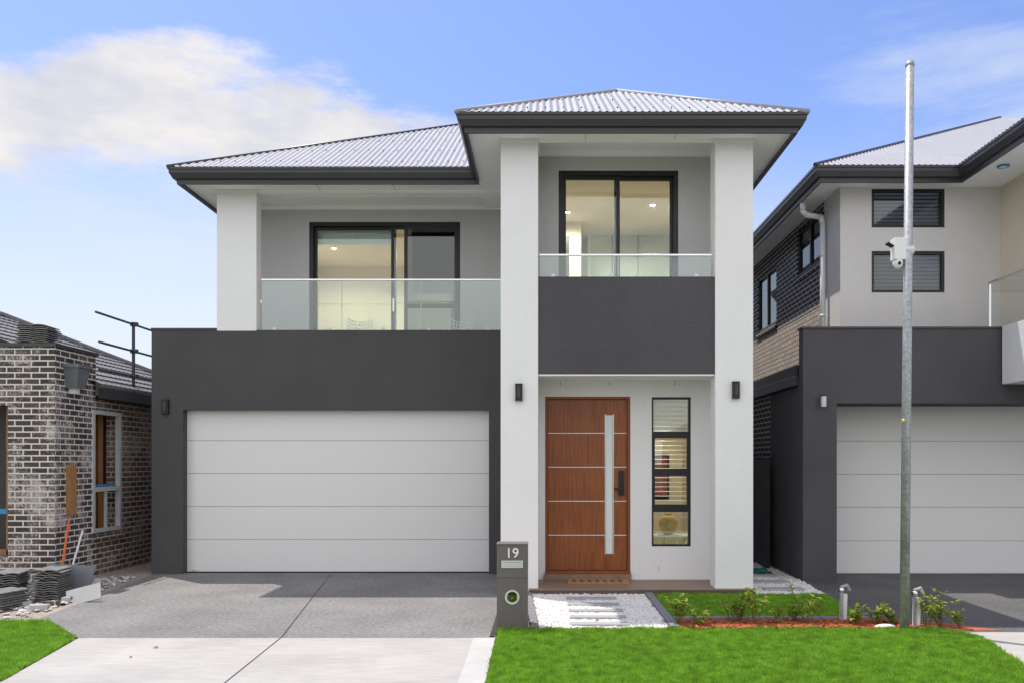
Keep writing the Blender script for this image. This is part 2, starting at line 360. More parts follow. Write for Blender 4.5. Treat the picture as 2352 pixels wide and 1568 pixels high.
# ------------------------------------------------------------------ main house
H=empty('two_storey_house',(0,13,0))
SZ=6.16
YE=12.05; YG=13.3; YB=14.3
w=B('garage_wall',H)
w.wall('x',-6.314,-.6,0,3.914,YG,YG+.25,[(-5.81,-.889,-.01,2.64)],'dark')
w.wall('y',YG+.25,20,0,3.9,-6.314,-6.1,[],'dark')
w.box(-6.32,-5.27,YG-.012,YG+.262,3.914,3.945,'gutter')
w.done()
g=B('garage_door',H)
dz=[0.01]+[mz(v,13.46) for v in(1238,1162,1086.5,1011)]+[2.66]
for a,c in zip(dz[:-1],dz[1:]): g.box(-5.83,-.87,13.46,13.50,a+.003,c-.003,'gar')
g.box(-5.83,-.87,13.47,13.51,0,2.66,'seam'); 
g.done(.003)
g=B('garage_door_badge',H); g.ball((mx(447,13.45),13.458,mz(1308,13.46)),.035,'chrome',16,6,(1,.1,.45)); g.done()
g=B('garage_door_seal',H); g.box(-5.81,-.889,13.44,13.459,0,.02,'black'); g.done()
w=B('balcony_column',H); w.box(mx(498,YG),mx(589,YG),YG-.001,YG+.22,3.90,SZ,'white'); w.box(mx(498,YG)-.02,mx(589,YG)+.05,YG-.02,YG+.26,SZ-.055,SZ-.001,'white'); w.done(.004)
w=B('upper_wall',H)
DL,DR=mx(710,YB),mx(1057,YB); DT=mz(510,YB)
w.wall('x',-5.26,-.3,3.3,SZ+.06,YB,YB+.2,[(DL,DR,3.4,DT)],'light')
w.box(-5.26,-5.06,YB+.2,22,3.3,SZ,'light')
w.box(-.585,-.32,11.56,YB,0,SZ,'light')
w.box(2.62,2.829,YE+.2,22,0,SZ,'light')
w.done()
w=B('balcony_floor',H); w.box(-6.1,-.6,YG+.25,YB,3.2,3.38,'tile'); w.done()
w=B('balcony_ceiling',H)
w.box(-5.26,-.6,YG+.12,YB,SZ+.06,SZ+.09,'soffit')
w.box(-4.6,-.6,YG-.005,YG+.12,SZ-.045,SZ+.08,'soffit')
w.box(-4.6,-.6,YG+.35,YG+.42,SZ+.01,SZ+.058,'soffit')
w.box(-5.25,-.6,YB-.06,YB-.002,SZ-.02,SZ+.058,'soffit')
w.box(-5.05,-5.0,YG+.22,YB-.06,SZ-.02,SZ+.058,'soffit')
w.done(.004)
w=B('soffit',H)
w.box(-5.68,-5.264,12.84,22,SZ,SZ+.02,'soffit'); w.box(-5.262,-1.03,12.84,YG-.002,SZ,SZ+.02,'soffit')
w.box(-1.028,-.592,10.84,YB,SZ,SZ+.02,'soffit'); w.box(-.59,2.828,10.84,11.22,SZ,SZ+.02,'soffit')
w.box(2.83,3.31,10.84,22,SZ,SZ+.02,'soffit')
w.box(-.59,2.83,11.22,11.26,SZ-.03,SZ+.16,'soffit')
w.box(-.59,2.83,11.26,YE+.1,SZ+.15,SZ+.17,'soffit')
w.box(-.1,2.62,YE-.06,YE-.002,SZ+.07,SZ+.148,'soffit')
w.done()
w=B('soffit_joints',H)
for x in(-3.6,-2.4): w.box(x,x+.012,12.86,YG-.01,SZ-.003,SZ-.0005,'light')
for x in(.55,1.75): w.box(x,x+.012,10.86,11.2,SZ-.003,SZ-.0005,'light')
for y in(12.4,14,16): w.box(2.86,3.30,y,y+.012,SZ-.003,SZ-.0005,'light')
w.done()
w=B('gutter',H)
sweep(w,[(-5.8,22.2),(-5.8,12.72),(-1.145,12.72),(-1.145,10.72),(3.425,10.72),(3.425,22.2)],gutter_prof(SZ-.065,.235),'gutter')
w.done()
GT=SZ+.165
r=B('roof',H)
R0=GT+.005
Wm=9.225
corr(r,(-5.8,12.72),(1,0),(0,1),Wm,R0,PT,lambda u:min(u,Wm-u),lambda u:0,'roof')
corr(r,(-5.8,12.72),(0,1),(1,0),9.5,R0,PT,lambda u:min(u,Wm/2),lambda u:0,'roof')
Wp=4.57; hp=Wp/2
corr(r,(-1.145,10.72),(1,0),(0,1),Wp,R0,PT,lambda u:min(u,Wp-u),lambda u:0,'roof')
corr(r,(-1.145,10.72),(0,1),(1,0),2+hp,R0,PT,lambda u:min(u,hp),lambda u:max(0,u-2.0),'roof')
corr(r,(3.425,10.72),(0,1),(-1,0),11.5,R0,PT,lambda u:u if u<hp else (hp if u<2+hp else min(u-2.0,Wm/2)),lambda u:0,'roof')
r.done(smooth=True)
r=B('ridge_capping',H)
def hipcap(b,p,q,m='roof',rr=.045):
    b.cyl(p,q,rr,m,10)
def pt(x,y,run): return (x,y,R0+run*PT)
hipcap(r,pt(-5.8,12.72,0),pt(-5.8+Wm/2,12.72+Wm/2,Wm/2),'gutter',.03)
hipcap(r,pt(-1.145,10.72,0),pt(-1.145+hp,10.72+hp,hp),'roof',.035); hipcap(r,pt(3.425,10.72,0),pt(3.425-hp,10.72+hp,hp),'roof',.035)
hipcap(r,pt(-1.145+hp,10.72+hp,hp),pt(-1.145+hp,15.0,hp),'roof',.035)
hipcap(r,pt(-5.8+Wm/2,12.72+Wm/2,Wm/2),pt(-5.8+Wm/2,22.2,Wm/2),'roof',.035)
r.done(smooth=True)
r=B('roof_screws',H)
def screws(x0,y0,L,rows,f):
    for k in rows:
        u=.2
        while u<L-.1:
            if k<f(u)-.05: r.ball((x0+u,y0+k,R0+k*PT+.014),.011,'gutter',6,4)
            u+=.24
screws(-5.8,12.72,4.7,(.35,1.25,2.15,3.05,3.9),lambda u:min(u,Wm-u)); screws(-1.145,10.72,Wp,(.3,1.1,1.9),lambda u:min(u,Wp-u))
r.done()
w=B('rear_wall',H); w.box(-6.1,2.82,21.7,21.9,0,SZ,'light'); w.done()
for nm,x0,x1 in(('porch_column_a',mx(1150,11.2),mx(1236,11.2)),('porch_column_b',mx(1643,11.2),mx(1730,11.2))):
    w=B(nm,H); w.box(x0,x1,11.2,11.55,.05,SZ-.001,'white'); w.box(x0-.02,x1+.02,11.18,11.57,SZ-.045,SZ-.002,'white'); w.done(.004)
w=B('porch_slab',H); w.box(-.20,2.84,11.13,YE+.1,-.02,.075,'tiled'); w.box(-.205,2.845,11.125,YE+.1,.075,.09,'tile')
for i in range(1,5): w.box(-.1,2.4,11.13+i*.2,11.134+i*.2,.0905,.0915,'tiled')
w.done(.003)
w=B('entry_wall',H)
ex0,ex1=mx(1252,YE),mx(1448,YE); ez1=mz(910,YE); ez0=.22
wx0,wx1,wz0,wz1=mx(1497,YE),mx(1587,YE),mz(1254,YE),mz(911,YE)
w.wall('x',-.32,2.829,.0,3.0,YE,YE+.2,[(ex0,ex1,.05,ez1),(wx0,wx1,wz0,wz1)],'white')
ux0,ux1,uz1=mx(1283,YE),mx(1558,YE),mz(392,YE)
w.wall('x',-.32,2.829,3.0,SZ+.2,YE+.001,YE+.2,[(ux0,ux1,3.4,uz1)],'light')
w.done()
w=B('entry_details',H)
for u,v in((1287,880),(1400,880),(1550,880),(1513,1305)): w.box(mx(u,YE)-.004,mx(u,YE)+.004,YE-.003,YE+.01,mz(v,YE)-.03,mz(v,YE)+.03,'seam')
w.box(ex0-.01,ex1+.01,YE-.06,YE+.12,.09,.17,'tile'); w.box(ex0,ex1,YE-.03,YE+.1,.17,.215,'jarrahf')
w.done(.003)
w=B('entry_balcony_parapet',H)
w.box(mx(1236,11.2)+.002,mx(1643,11.2)-.002,11.23,11.43,2.99,4.31,'darkn')
w.box(mx(1236,11.2)+.004,mx(1643,11.2)-.004,11.225,11.44,2.968,2.988,'white')
w.box(-.3,2.825,11.44,YE+.0,2.99,3.35,'soffit'); w.done(.003)
w=B('entry_balcony_tiles',H); w.box(-.3,2.62,11.44,YE,3.352,3.38,'tile'); w.done()
D=B('front_door',H); yd=YE+.06
D.box(ex0,ex0+.035,YE+.02,YE+.14,.215,ez1,'jarrahf'); D.box(ex1-.04,ex1,YE+.02,YE+.14,.215,ez1,'jarrahf'); D.box(ex0+.035,ex1-.04,YE+.02,YE+.14,ez1-.035,ez1,'jarrahf')
gx0,gx1=mx(1391,yd),mx(1408,yd); gz0,gz1=mz(1271,yd),mz(952,yd)
D.wall('x',ex0+.041,ex1-.046,.222,ez1-.041,yd,yd+.045,[(gx0,gx1,gz0,gz1)],'jarrah')
D.box(gx0+.001,gx1-.001,yd+.012,yd+.02,gz0+.001,gz1-.001,'frost')
for v in(994,1072,1150,1228):
    z=mz(v,yd); D.box(ex0+.045,gx0-.013,yd-.004,yd+.01,z-.006,z+.006,'blindw'); D.box(gx1+.013,ex1-.05,yd-.004,yd+.01,z-.006,z+.006,'blindw')
for a,c,e,f in((gx0-.012,gx0,gz0-.012,gz1+.012),(gx1,gx1+.012,gz0-.012,gz1+.012)): D.box(a,c,yd-.006,yd+.01,e,f,'chrome')
D.done(.002)
D=B('door_lock',H)
lx0,lx1=mx(1421,yd),mx(1433,yd)
D.box(lx0,lx1,yd-.035,yd-.001,mz(1136,yd),mz(1080,yd),'black'); 
D.cyl(((lx0+lx1)/2,yd-.03,mz(1122,yd)),((lx0+lx1)/2,yd-.07,mz(1122,yd)),.012,'black'); D.box(mx(1411,yd),mx(1430,yd),yd-.082,yd-.066,mz(1125,yd),mz(1119,yd),'black'); D.done(.004)

def room(name,x0,x1,y0,y1,z0,z1,lights=(),watt=30,wallm='beige'):
    b=B(name,H)
    b.poly([(x0,y1,z0),(x1,y1,z0),(x1,y1,z1),(x0,y1,z1)],wallm)
    b.poly([(x0,y0,z0),(x0,y1,z0),(x0,y1,z1),(x0,y0,z1)],wallm); b.poly([(x1,y0,z0),(x1,y1,z0),(x1,y1,z1),(x1,y0,z1)],wallm)
    b.poly([(x0,y0,z1),(x1,y0,z1),(x1,y1,z1),(x0,y1,z1)],'ceil'); b.poly([(x0,y0,z0),(x1,y0,z0),(x1,y1,z0),(x0,y1,z0)],'floor')
    b.done()
    for i,(lx,ly) in enumerate(lights):
        d=B(name+'_downlight',H); d.cyl((lx,ly,z1-.012),(lx,ly,z1-.002),.045,'lampon',16); d.cyl((lx,ly,z1-.008),(lx,ly,z1-.001),.06,'pvc',16); d.done()
        L=bpy.data.lights.new(name+'_lamp','SPOT'); L.energy=watt; L.color=(1,.87,.68); L.shadow_soft_size=.08; L.spot_size=math.radians(168); L.spot_blend=.5
        o=bpy.data.objects.new(name+'_lamp',L); o.location=(lx,ly,z1-.03); sc.collection.objects.link(o); attach(o,H)
room('living_room',-4.95,-.75,YB+.21,18.2,3.38,6.08,[(mx(767,16.6),16.6),(-1.9,16.9)],170)
room('bedroom',-.25,2.6,YE+.21,16.2,3.38,6.14,[(mx(1499,14.0),14.0),(.4,14.4)],125)
room('entry_hall',1.32,2.6,YE+.21,15.6,.2,2.95,[(1.95,13.6)],120)

def slider(name,x0,x1,z0,z1,y,split,par):
    b=B(name,par); f=.065
    b.box(x0,x0+f,y+.02,y+.14,z0,z1,'black'); b.box(x1-f,x1,y+.02,y+.14,z0,z1,'black'); b.box(x0+f,x1-f,y+.02,y+.14,z1-f,z1,'black'); b.box(x0+f,x1-f,y+.02,y+.14,z0,z0+f,'black')
    for (a,c,yy) in split:
        s=.05
        b.box(a,a+s,yy,yy+.035,z0+f,z1-f-.004,'black'); b.box(c-s,c,yy,yy+.035,z0+f,z1-f-.004,'black')
        b.box(a+s,c-s,yy,yy+.035,z1-f-s,z1-f-.004,'black'); b.box(a+s,c-s,yy,yy+.035,z0+f,z0+f+s+.02,'black')
        b.box(a+s,c-s,yy+.014,yy+.020,z0+f+s+.02,z1-f-s,'glass')
    b.done()
slider('balcony_sliding_door',DL,DR,3.4,DT,YB,[(DL+.065,mx(905,YB)+.02,YB+.095),(mx(897,YB),DR-.06,YB+.05)],H)
b=B('screen_door',H); sx0,sx1=mx(928,YB),DR-.04
for a,c in((sx0,sx0+.06),(sx1-.06,sx1)): b.box(a,c,YB+.005,YB+.03,3.42,DT-.05,'black')
b.box(sx0+.06,sx1-.06,YB+.005,YB+.03,DT-.12,DT-.05,'black'); b.box(sx0+.06,sx1-.06,YB+.005,YB+.03,4.45,4.53,'black')
b.box(sx0+.06,sx1-.06,YB+.014,YB+.018,3.42,DT-.12,'glassd'); 
b.box(mx(1035,14.5),mx(1052,14.5),14.52,14.60,3.4,DT,'black')
b.done()
b=B('door_handle',H); b.box(mx(903,YB)-.015,mx(903,YB)+.015,YB+.02,YB+.045,mz(715,YB),mz(685,YB),'chrome'); b.done(.004)
b=B('room_blind',H)
b.box(DL+.07,mx(897,YB),YB+.24,YB+.25,DT-.33,DT,'alum'); b.box(sx0+.10,sx1,YB+.24,YB+.245,4.75,DT,'black')
b.done()
slider('entry_balcony_door',ux0,ux1,3.4,uz1,YE,[(ux0+.06,mx(1423,YE)+.01,YE+.06),(mx(1412,YE),ux1-.06,YE+.10)],H)
b=B('robe',H)
for i,(u0,u1) in enumerate(((1352,1405),(1405,1464),(1464,1545))):
    b.box(mx(u0,15.9)+.02,mx(u1,15.9),15.9-.02*(i%2),15.93,3.4,mz(516,15.9),'robe')
b.box(mx(1350,15.9),mx(1352,15.9)+.03,15.86,15.94,3.4,mz(514,15.9),'pvc'); b.box(mx(1350,15.9),mx(1548,15.9),15.86,15.94,mz(516,15.9),mz(510,15.9),'pvc')
b.box(-.2,mx(1332,15.5),15.0,16.19,3.4,mz(490,15.9),'ceil'); b.box(mx(1296,14.8),mx(1308,14.8),14.97,14.99,3.4,mz(540,14.9),'black')
b.done()
b=B('entry_window',H); f=.028
b.box(wx0,wx0+f,YE+.03,YE+.12,wz0,wz1,'black'); b.box(wx1-f,wx1,YE+.03,YE+.12,wz0,wz1,'black'); b.box(wx0+f,wx1-f,YE+.03,YE+.12,wz1-f,wz1,'black'); b.box(wx0+f,wx1-f,YE+.03,YE+.12,wz0,wz0+f,'black')
for v0,v1 in((990,1005),(1075,1092),(1158,1175)): b.box(wx0+f,wx1-f,YE+.025,YE+.12,mz(v1,YE),mz(v0,YE),'black')
for v0,v1 in((1005,1075),(1092,1158)):
    z0,z1=mz(v1,YE),mz(v0,YE); b.box(wx0+f,wx0+f+.022,YE+.035,YE+.1,z0,z1,'black'); b.box(wx1-f-.022,wx1-f,YE+.035,YE+.1,z0,z1,'black')
b.box(wx0+f,wx1-f,YE+.07,YE+.075,wz0+f,wz1-f,'glass')
b.done()
b=B('entry_blinds',H)
z=mz(1172,YE)
while z<wz1:
    if z>mz(992,YE): b.box(wx0,wx1,YE+.215,YE+.25,z-.016,z+.018,'blindw',Matrix.Rotation(.35,3,'X'))
    else: b.box(wx0,wx1,YE+.215,YE+.26,z,z+.004,'blindw',Matrix.Rotation(.15,3,'X'))
    z+=.068
for z in(.70,.98): b.box(wx0,wx1,YE+.215,YE+.26,z,z+.004,'blindw')
b.done()
b=B('gold_vase',None); vx,vy,vz=mx(1535,12.6),12.6,mz(1203,12.6)
b.ball((vx,vy,vz),.155,'gold',24,16,(1,1,1.02)); b.cyl((vx,vy,vz+.13),(vx,vy,vz+.17),.05,'gold',16,.06); b.done(smooth=True)
b=B('console_table',None)
b.box(1.5,2.35,12.42,12.8,vz-.18,vz-.155,'frost')
for x in(1.55,2.3):
    for y in(12.45,12.77): b.cyl((x,y,.2),(x,y,vz-.18),.013,'chrome')
for x in(1.75,1.95,2.1): b.tube([(x-.1,12.6,.2),(x+.1,12.6,vz-.2)],.012,'chrome')
b.done()
b=B('wall_picture',None); b.box(1.50,2.30,15.5,15.55,1.15,1.9,'red'); b.box(1.45,2.35,15.55,15.58,1.1,1.95,'black'); b.done()

def pane(b,x0,x1,y,z0,z1,m): b.poly([(x0,y,z0),(x1,y,z0),(x1,y,z1),(x0,y,z1)],m)
def balustrade(name,x0,x1,y,z0,z1,joints,clips,par,post=False):
    b=B(name,par); js=[x0]+joints+[x1]
    for a,c in zip(js[:-1],js[1:]): b.box(a+.006,c-.006,y,y+.012,z0+.015,z1-.02,'glassb')
    b.done()
    b=B(name+'_edges',par)
    for j in joints: b.box(j-.005,j+.005,y+.001,y+.011,z0+.015,z1-.02,'robe')
    b.done()
    b=B(name+'_rail',par); b.box(x0,x1,y-.012,y+.024,z1-.025,z1,'chrome')
    for c in clips: b.box(c-.025,c+.025,y-.014,y+.026,z0,z0+.05,'pvc')
    if post: b.box(x0-.01,x0+.012,y-.012,y+.024,z0+.45,z0+.49,'chrome')
    b.done(.003)
yb=YG+.08
balustrade('balcony_glass',mx(600,yb),-.6,yb,3.914,mz(641,yb),[mx(785,yb),mx(967,yb)],[mx(u,yb) for u in(631,755,816,880,985,1122)],H,True)
yb=11.30
balustrade('entry_balcony_glass',mx(1237,11.2)+.01,mx(1643,11.2)-.03,yb,4.311,mz(584,yb),[mx(1420,yb)],[mx(u,yb) for u in(1270,1403,1465,1600)],H)
b=B('eave_downpipe',H); b.tube([(3.22,13.2,SZ-.03),(3.22,13.2,SZ-.22),(3.14,13.2,SZ-.3),(2.9,13.2,SZ-.34)],.045,'pvc',12); b.done(smooth=True)

def wall_lamp(x,y,z):
    b=B('wall_lamp'); hw=.048
    b.box(x-hw,x+hw,y-.06,y-.002,z-.11,z+.11,'black'); b.box(x-hw*.45,x+hw*.45,y-.075,y-.058,z-.075,z+.075,'gutter'); b.box(x-hw-.004,x+hw+.004,y-.064,y-.002,z+.105,z+.115,'black'); b.box(x-hw-.004,x+hw+.004,y-.064,y-.002,z-.115,z-.105,'black')
    b.done(.003)
wall_lamp(mx(1192,11.2),11.2,mz(900,11.2)); wall_lamp(mx(1689,11.2),11.2,mz(895,11.2)); wall_lamp(mx(382,YG),YG,mz(933,YG))
b=B('doormat'); b.box(.33,1.2,11.62,11.95,.091,.108,'mat')
for i in range(7): b.box(.40+i*.11,.45+i*.11,11.66,11.91,.108,.1105,'matd')
b.done()
def wire_chair(cx,cy,z,a):
    b=B('wire_chair'); Rz=Matrix.Rotation(a,3,'Z')
    def T(x,y,h): v=Rz@Vector((x,y,0)); return (cx+v.x,cy+v.y,z+h)
    def surf(s,t):
        y=-.22+.42*min(t,.5)*2+ (max(0,t-.5)*2)*.12; h=.44-.03*math.sin(min(t,.5)*2*math.pi)+max(0,t-.5)*2*.36; return T(s*(.24-.04*t),y-(.05*s*s if t>.5 else 0),h+.05*s*s)
    for i in range(9):
        s=-1+i/4; b.tube([surf(s,t/8) for t in range(9)],.005,'pvc',5)
    for t in range(13): b.tube([surf(-1+i/4,t/12) for i in range(9)],.005,'pvc',5)
    for x,y in((-.2,-.2),(.2,-.2),(-.2,.2),(.2,.2)): b.cyl(T(x*.8,y*.8,.42),T(x*1.1,y*1.1,0),.008,'alum',6)
    b.done()
wire_chair(mx(829,13.85),13.85,3.38,.3); wire_chair(mx(1046,13.85),13.85,3.38,-.3)

# ------------------------------------------------------------------ right neighbour
Q=empty('two_storey_house',(7,13,0))
w=B('garage_wall',Q)
w.wall('x',3.88,10.2,0,3.79,12.4,12.6,[(4.386,9.6,-.01,2.68)],'darkn'); w.box(3.86,7.1,12.38,12.62,3.79,3.82,'gutter')
w.box(3.88,4.05,12.6,14.18,0,2.95,'darkn'); w.box(4.386,9.6,12.6,13.28,2.69,2.8,'darkn'); w.box(4.38,10.2,12.6,20,2.8,3.2,'inner')
w.done()
w=B('garage_side_wall',Q); w.box(3.885,4.05,14.18,20,0,2.95,'brickn'); w.done()
w=B('garage_side_fascia',Q); w.box(3.80,3.93,12.62,20,2.96,3.12,'gutter'); w.box(3.84,4.6,12.62,20,3.12,3.28,'black'); w.done(.01)
g=B('garage_door',Q)
dz=[.01]+[mz(v,13.3) for v in(1241,1164,1088,1012)]+[2.78]
for a,c in zip(dz[:-1],dz[1:]): g.box(4.3,9.7,13.3,13.34,a+.003,c-.003,'gar')
g.box(4.3,9.7,13.31,13.36,0,2.78,'seam'); g.done(.003)
w=B('upper_wall',Q)
W1=(mx(2002,13.15),mx(2170,13.15),mz(523,13.15),mz(434,13.15)); W2=(mx(2002,13.15),mx(2170,13.15),mz(672,13.15),mz(577,13.15))
w.wall('x',4.706,7.25,3.28,SZ,13.15,13.35,[W1,W2],'nlight'); w.box(4.706,4.9,13.35,13.9,3.28,SZ,'nlight')
w.wall('y',11.6,13.15,3.0,SZ,7.25,7.4,[(11.7,12.3,3.6,5.7)],'beige'); w.box(7.3,11,11.6,11.8,3,SZ,'nlight'); w.box(4.8,11,13.35,22,3.2,3.28,'inner')
w.done()
w=B('brick_side_wall',Q)
zc=4.43
w.wall('y',13.9,22,zc,SZ,4.70,4.9,[(14.0,15.35,5.2,6.05),(16.75,18.2,4.6,5.8)],'brickn')
w.wall('y',13.9,22,3.28,zc,4.698,4.9,[],'brickc')
w.box(4.68,4.72,13.95,15.4,5.10,5.19,'brickn'); w.box(4.66,4.72,16.7,18.25,4.50,4.59,'brickn')
w.done()
def nwin(b,x0,x1,z0,z1,y):
    f=.045
    b.box(x0,x0+f,y+.02,y+.1,z0,z1,'black'); b.box(x1-f,x1,y+.02,y+.1,z0,z1,'black'); b.box(x0+f,x1-f,y+.02,y+.1,z1-f,z1,'black'); b.box(x0+f,x1-f,y+.02,y+.1,z0,z0+f,'black')
    pane(b,x0+f,x1-f,y+.05,z0+f,z1-f,'glassn')
    z=z0+f+.02
    while z<z1-f: b.box(x0+f+.02,x1-f-.02,y+.075,y+.125,z,z+.008,'blind',Matrix.Rotation(-.7,3,'X')); z+=.062
    b.box(x0,x1,y+.19,y+.195,z0,z1,'black')
b=B('windows',Q); nwin(b,*W1,13.15); nwin(b,*W2,13.15)
for y0,y1,z0,z1 in((14.0,15.35,5.2,6.05),(16.75,18.2,4.6,5.8)):
    f=.06
    b.box(4.72,4.8,y0,y0+f,z0,z1,'black'); b.box(4.72,4.8,y1-f,y1,z0,z1,'black'); b.box(4.72,4.8,y0+f,y1-f,z0,z0+f,'black'); b.box(4.72,4.8,y0+f,y1-f,z1-f,z1,'black'); b.box(4.72,4.79,(y0+y1)/2-.03,(y0+y1)/2+.03,z0+f,z1-f,'black')
    b.poly([(4.75,y0+f,z0+f),(4.75,y1-f,z0+f),(4.75,y1-f,z1-f),(4.75,y0+f,z1-f)],'glassn'); b.box(4.87,4.88,y0,y1,z0,z1,'black')
    z=z0+f+.03
    while z<z1-f: b.box(4.79,4.85,y0+f,y1-f,z,z+.01,'blind',Matrix.Rotation(.7,3,'Y')); z+=.075
b.done()
w=B('soffit',Q)
w.box(4.26,4.70,12.76,22,SZ,SZ+.02,'soffit'); w.box(4.70,6.43,12.76,13.2,SZ,SZ+.02,'soffit'); w.box(6.43,12,10.12,13.2,SZ,SZ+.02,'soffit'); w.done()
w=B('soffit_light',Q); w.cyl((6.77,12.2,SZ-.02),(6.77,12.2,SZ-.002),.085,'blue',20); w.cyl((6.77,12.2,SZ-.024),(6.77,12.2,SZ-.018),.05,'pvc',20); w.done()
w=B('gutter',Q); sweep(w,[(4.14,22.2),(4.14,12.64),(6.32,12.64),(6.32,10.0),(12,10.0)],gutter_prof(SZ-.065,.235),'gutter'); w.done()
r=B('roof',Q); Wn=12.58; pn=.53
corr(r,(4.14,12.64),(1,0),(0,1),Wn,R0,pn,lambda u:min(u,Wn-u),lambda u:0,'roof')
corr(r,(4.14,12.64),(0,1),(1,0),10,R0,pn,lambda u:min(u,Wn/2),lambda u:0,'roof')
corr(r,(6.32,10.0),(0,1),(1,0),2.64+2.9,R0,pn,lambda u:min(u,2.9),lambda u:max(0,u-2.64),'roof')
corr(r,(6.32,10.0),(1,0),(0,1),5.8,R0,pn,lambda u:min(u,5.8-u),lambda u:0,'roof'); r.done(smooth=True)
r=B('ridge_capping',Q)
r.cyl((4.14,12.64,R0),(4.14+6.29,12.64+6.29,R0+6.29*pn),.035,'gutter',8); r.cyl((6.32,10,R0),(9.22,12.9,R0+2.9*pn),.035,'gutter',8); r.done()
w=B('balcony_box',Q); w.box(6.84,11,10.3,12.36,2.96,3.82,'white'); w.done(.006)
w=B('balcony_glass',Q); w.poly([(6.695,10.3,3.83),(6.695,12.42,3.83),(6.695,12.42,4.47),(6.695,10.3,4.47)],'glassb'); w.box(6.68,6.715,10.3,12.44,4.47,4.495,'chrome'); w.box(6.68,6.71,12.42,12.44,3.82,4.47,'chrome'); w.done()
w=B('balcony_door_frame',Q); w.box(7.20,7.26,11.68,11.74,3.6,5.7,'pvc'); w.box(7.20,7.26,12.26,12.32,3.6,5.7,'pvc'); w.box(7.20,7.26,11.74,12.26,5.66,5.72,'pvc'); w.box(7.27,7.28,11.7,12.3,3.6,5.7,'robe'); w.done()
w=B('downpipe',Q)
w.tube([(4.30,13.75,SZ-.02),(4.30,13.75,SZ-.2),(4.36,13.75,SZ-.27),(4.60,13.75,SZ-.30),(4.63,13.75,SZ-.42),(4.63,13.75,3.3)],.045,'pvc',12)
for z in(4.2,5.2): w.cyl((4.63,13.75,z),(4.63,13.75,z+.04),.052,'pvc',12)
w.done(smooth=True)
b=B('wall_lamp'); lx=mx(1887,12.4); b.cyl((lx,12.31,mz(934,12.4)),(lx,12.31,mz(910,12.4)),.042,'alum',16); b.box(lx-.02,lx+.02,12.34,12.398,mz(926,12.4),mz(916,12.4),'alum'); b.cyl((lx,12.31,mz(910,12.4)),(lx,12.31,mz(907,12.4)),.046,'black',16); b.done()
f_=B('fence')
for i in range(12): f_.box(3.74 if i%2 else 3.725,3.755,13.9+i*.5,14.39+i*.5,0,1.84,'fencec')
for i in range(4): f_.box(3.70,3.78,13.85+i*2,13.9+i*2,0,1.87,'fencec')
f_.done()
# ------------------------------------------------------------------ left neighbour (brick, under construction)
K=empty('brick_house',(-8,13,0))
w=B('front_wall',K); w.wall('x',-13,-7.1,0,3.47,12.0,12.24,[(-9.6,-7.78,.41,2.62)],'brick'); w.done()
w=B('side_wall',K)
w.wall('y',12.24,13.1,0,3.47,-7.1,-7.34,[(12.99,13.1,.68,2.62)],'brick'); w.wall('y',13.1,22,0,2.80,-7.1,-7.34,[(13.1,13.86,.68,2.62)],'brickb')
for i in range(8): w.box(-7.34,-7.045,12.92+i*.125,13.035+i*.125,.56,.675,'brickb',Matrix.Rotation(.12,3,'Y'))
w.done()
w=B('parapet_cap',K); w.box(-13,-7.07,11.97,12.27,3.47,3.52,'gutter'); w.box(-7.37,-7.07,12.27,13.13,3.47,3.52,'gutter'); w.done()
w=B('window_frame',K)
y0,y1,z0,z1=12.99,13.86,.68,2.62
for a,c,d,e in((y0,y0+.06,z0,z1),(y1-.06,y1,z0,z1),(y0+.06,y1-.06,z0,z0+.06),(y0+.06,y1-.06,z1-.06,z1),(y0+.06,y1-.06,1.33,1.40)): w.box(-7.16,-7.08,a,c,d,e,'alum')
w.box(-7.14,-7.1,(y0+y1)/2-.02,(y0+y1)/2+.02,z0+.06,1.33,'alum')
w.box(-7.165,-7.145,y0-.02,y1+.02,1.41,1.44,'blue')
w.box(-7.5,-7.45,y0-.4,y1+1.6,0.3,2.9,'osb'); 
for yy in(13.1,13.5,13.75,14.0): w.box(-7.42,-7.36,yy,yy+.045,.3,2.8,'wood2')
w.done()
w=B('front_opening_frame',K)
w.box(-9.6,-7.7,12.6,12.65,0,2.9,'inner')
for x in(-7.85,-8.0,-8.5): w.box(x,x+.05,12.3,12.39,.3,2.8,'wood2')
w.box(-9.6,-7.78,12.3,12.39,.41,.5,'wood2'); w.box(-9.6,-7.78,12.02,12.2,2.62,2.68,'sheetl'); w.box(-9,-7.79,11.98,11.995,1.05,1.12,'blue')
w.done()
w=B('rain_head',K)
def taper(b,x0,x1,yc,wt,wb,z0,z1,m):
    b.mesh([(x0,yc-wb,z0),(x1-.05,yc-wb,z0),(x1-.05,yc+wb,z0),(x0,yc+wb,z0),(x0,yc-wt,z1),(x1,yc-wt,z1),(x1,yc+wt,z1),(x0,yc+wt,z1)],[(0,3,2,1),(4,5,6,7),(0,1,5,4),(1,2,6,5),(2,3,7,6),(3,0,4,7)],m)
taper(w,-7.098,-6.88,12.38,.17,.11,2.90,3.20,'sheet'); w.box(-7.098,-6.86,12.19,12.57,3.20,3.25,'sheet'); w.box(-7.09,-6.98,12.33,12.43,2.82,2.9,'pvc'); w.done()
w=B('timber_prop',K); w.box(-7.12,-7.04,12.28,12.46,1.02,1.76,'wood2'); w.done()
w=B('eave',K); w.box(-7.34,-6.98,13.14,22,2.82,2.86,'gutter'); w.box(-7.0,-6.90,12.98,22,2.80,2.97,'gutter'); w.done()
r=B('tiled_roof',K)
run=3.55; nC=13; sl=.45
def yend(x): return 16.0+3.55-( -6.95 - x)
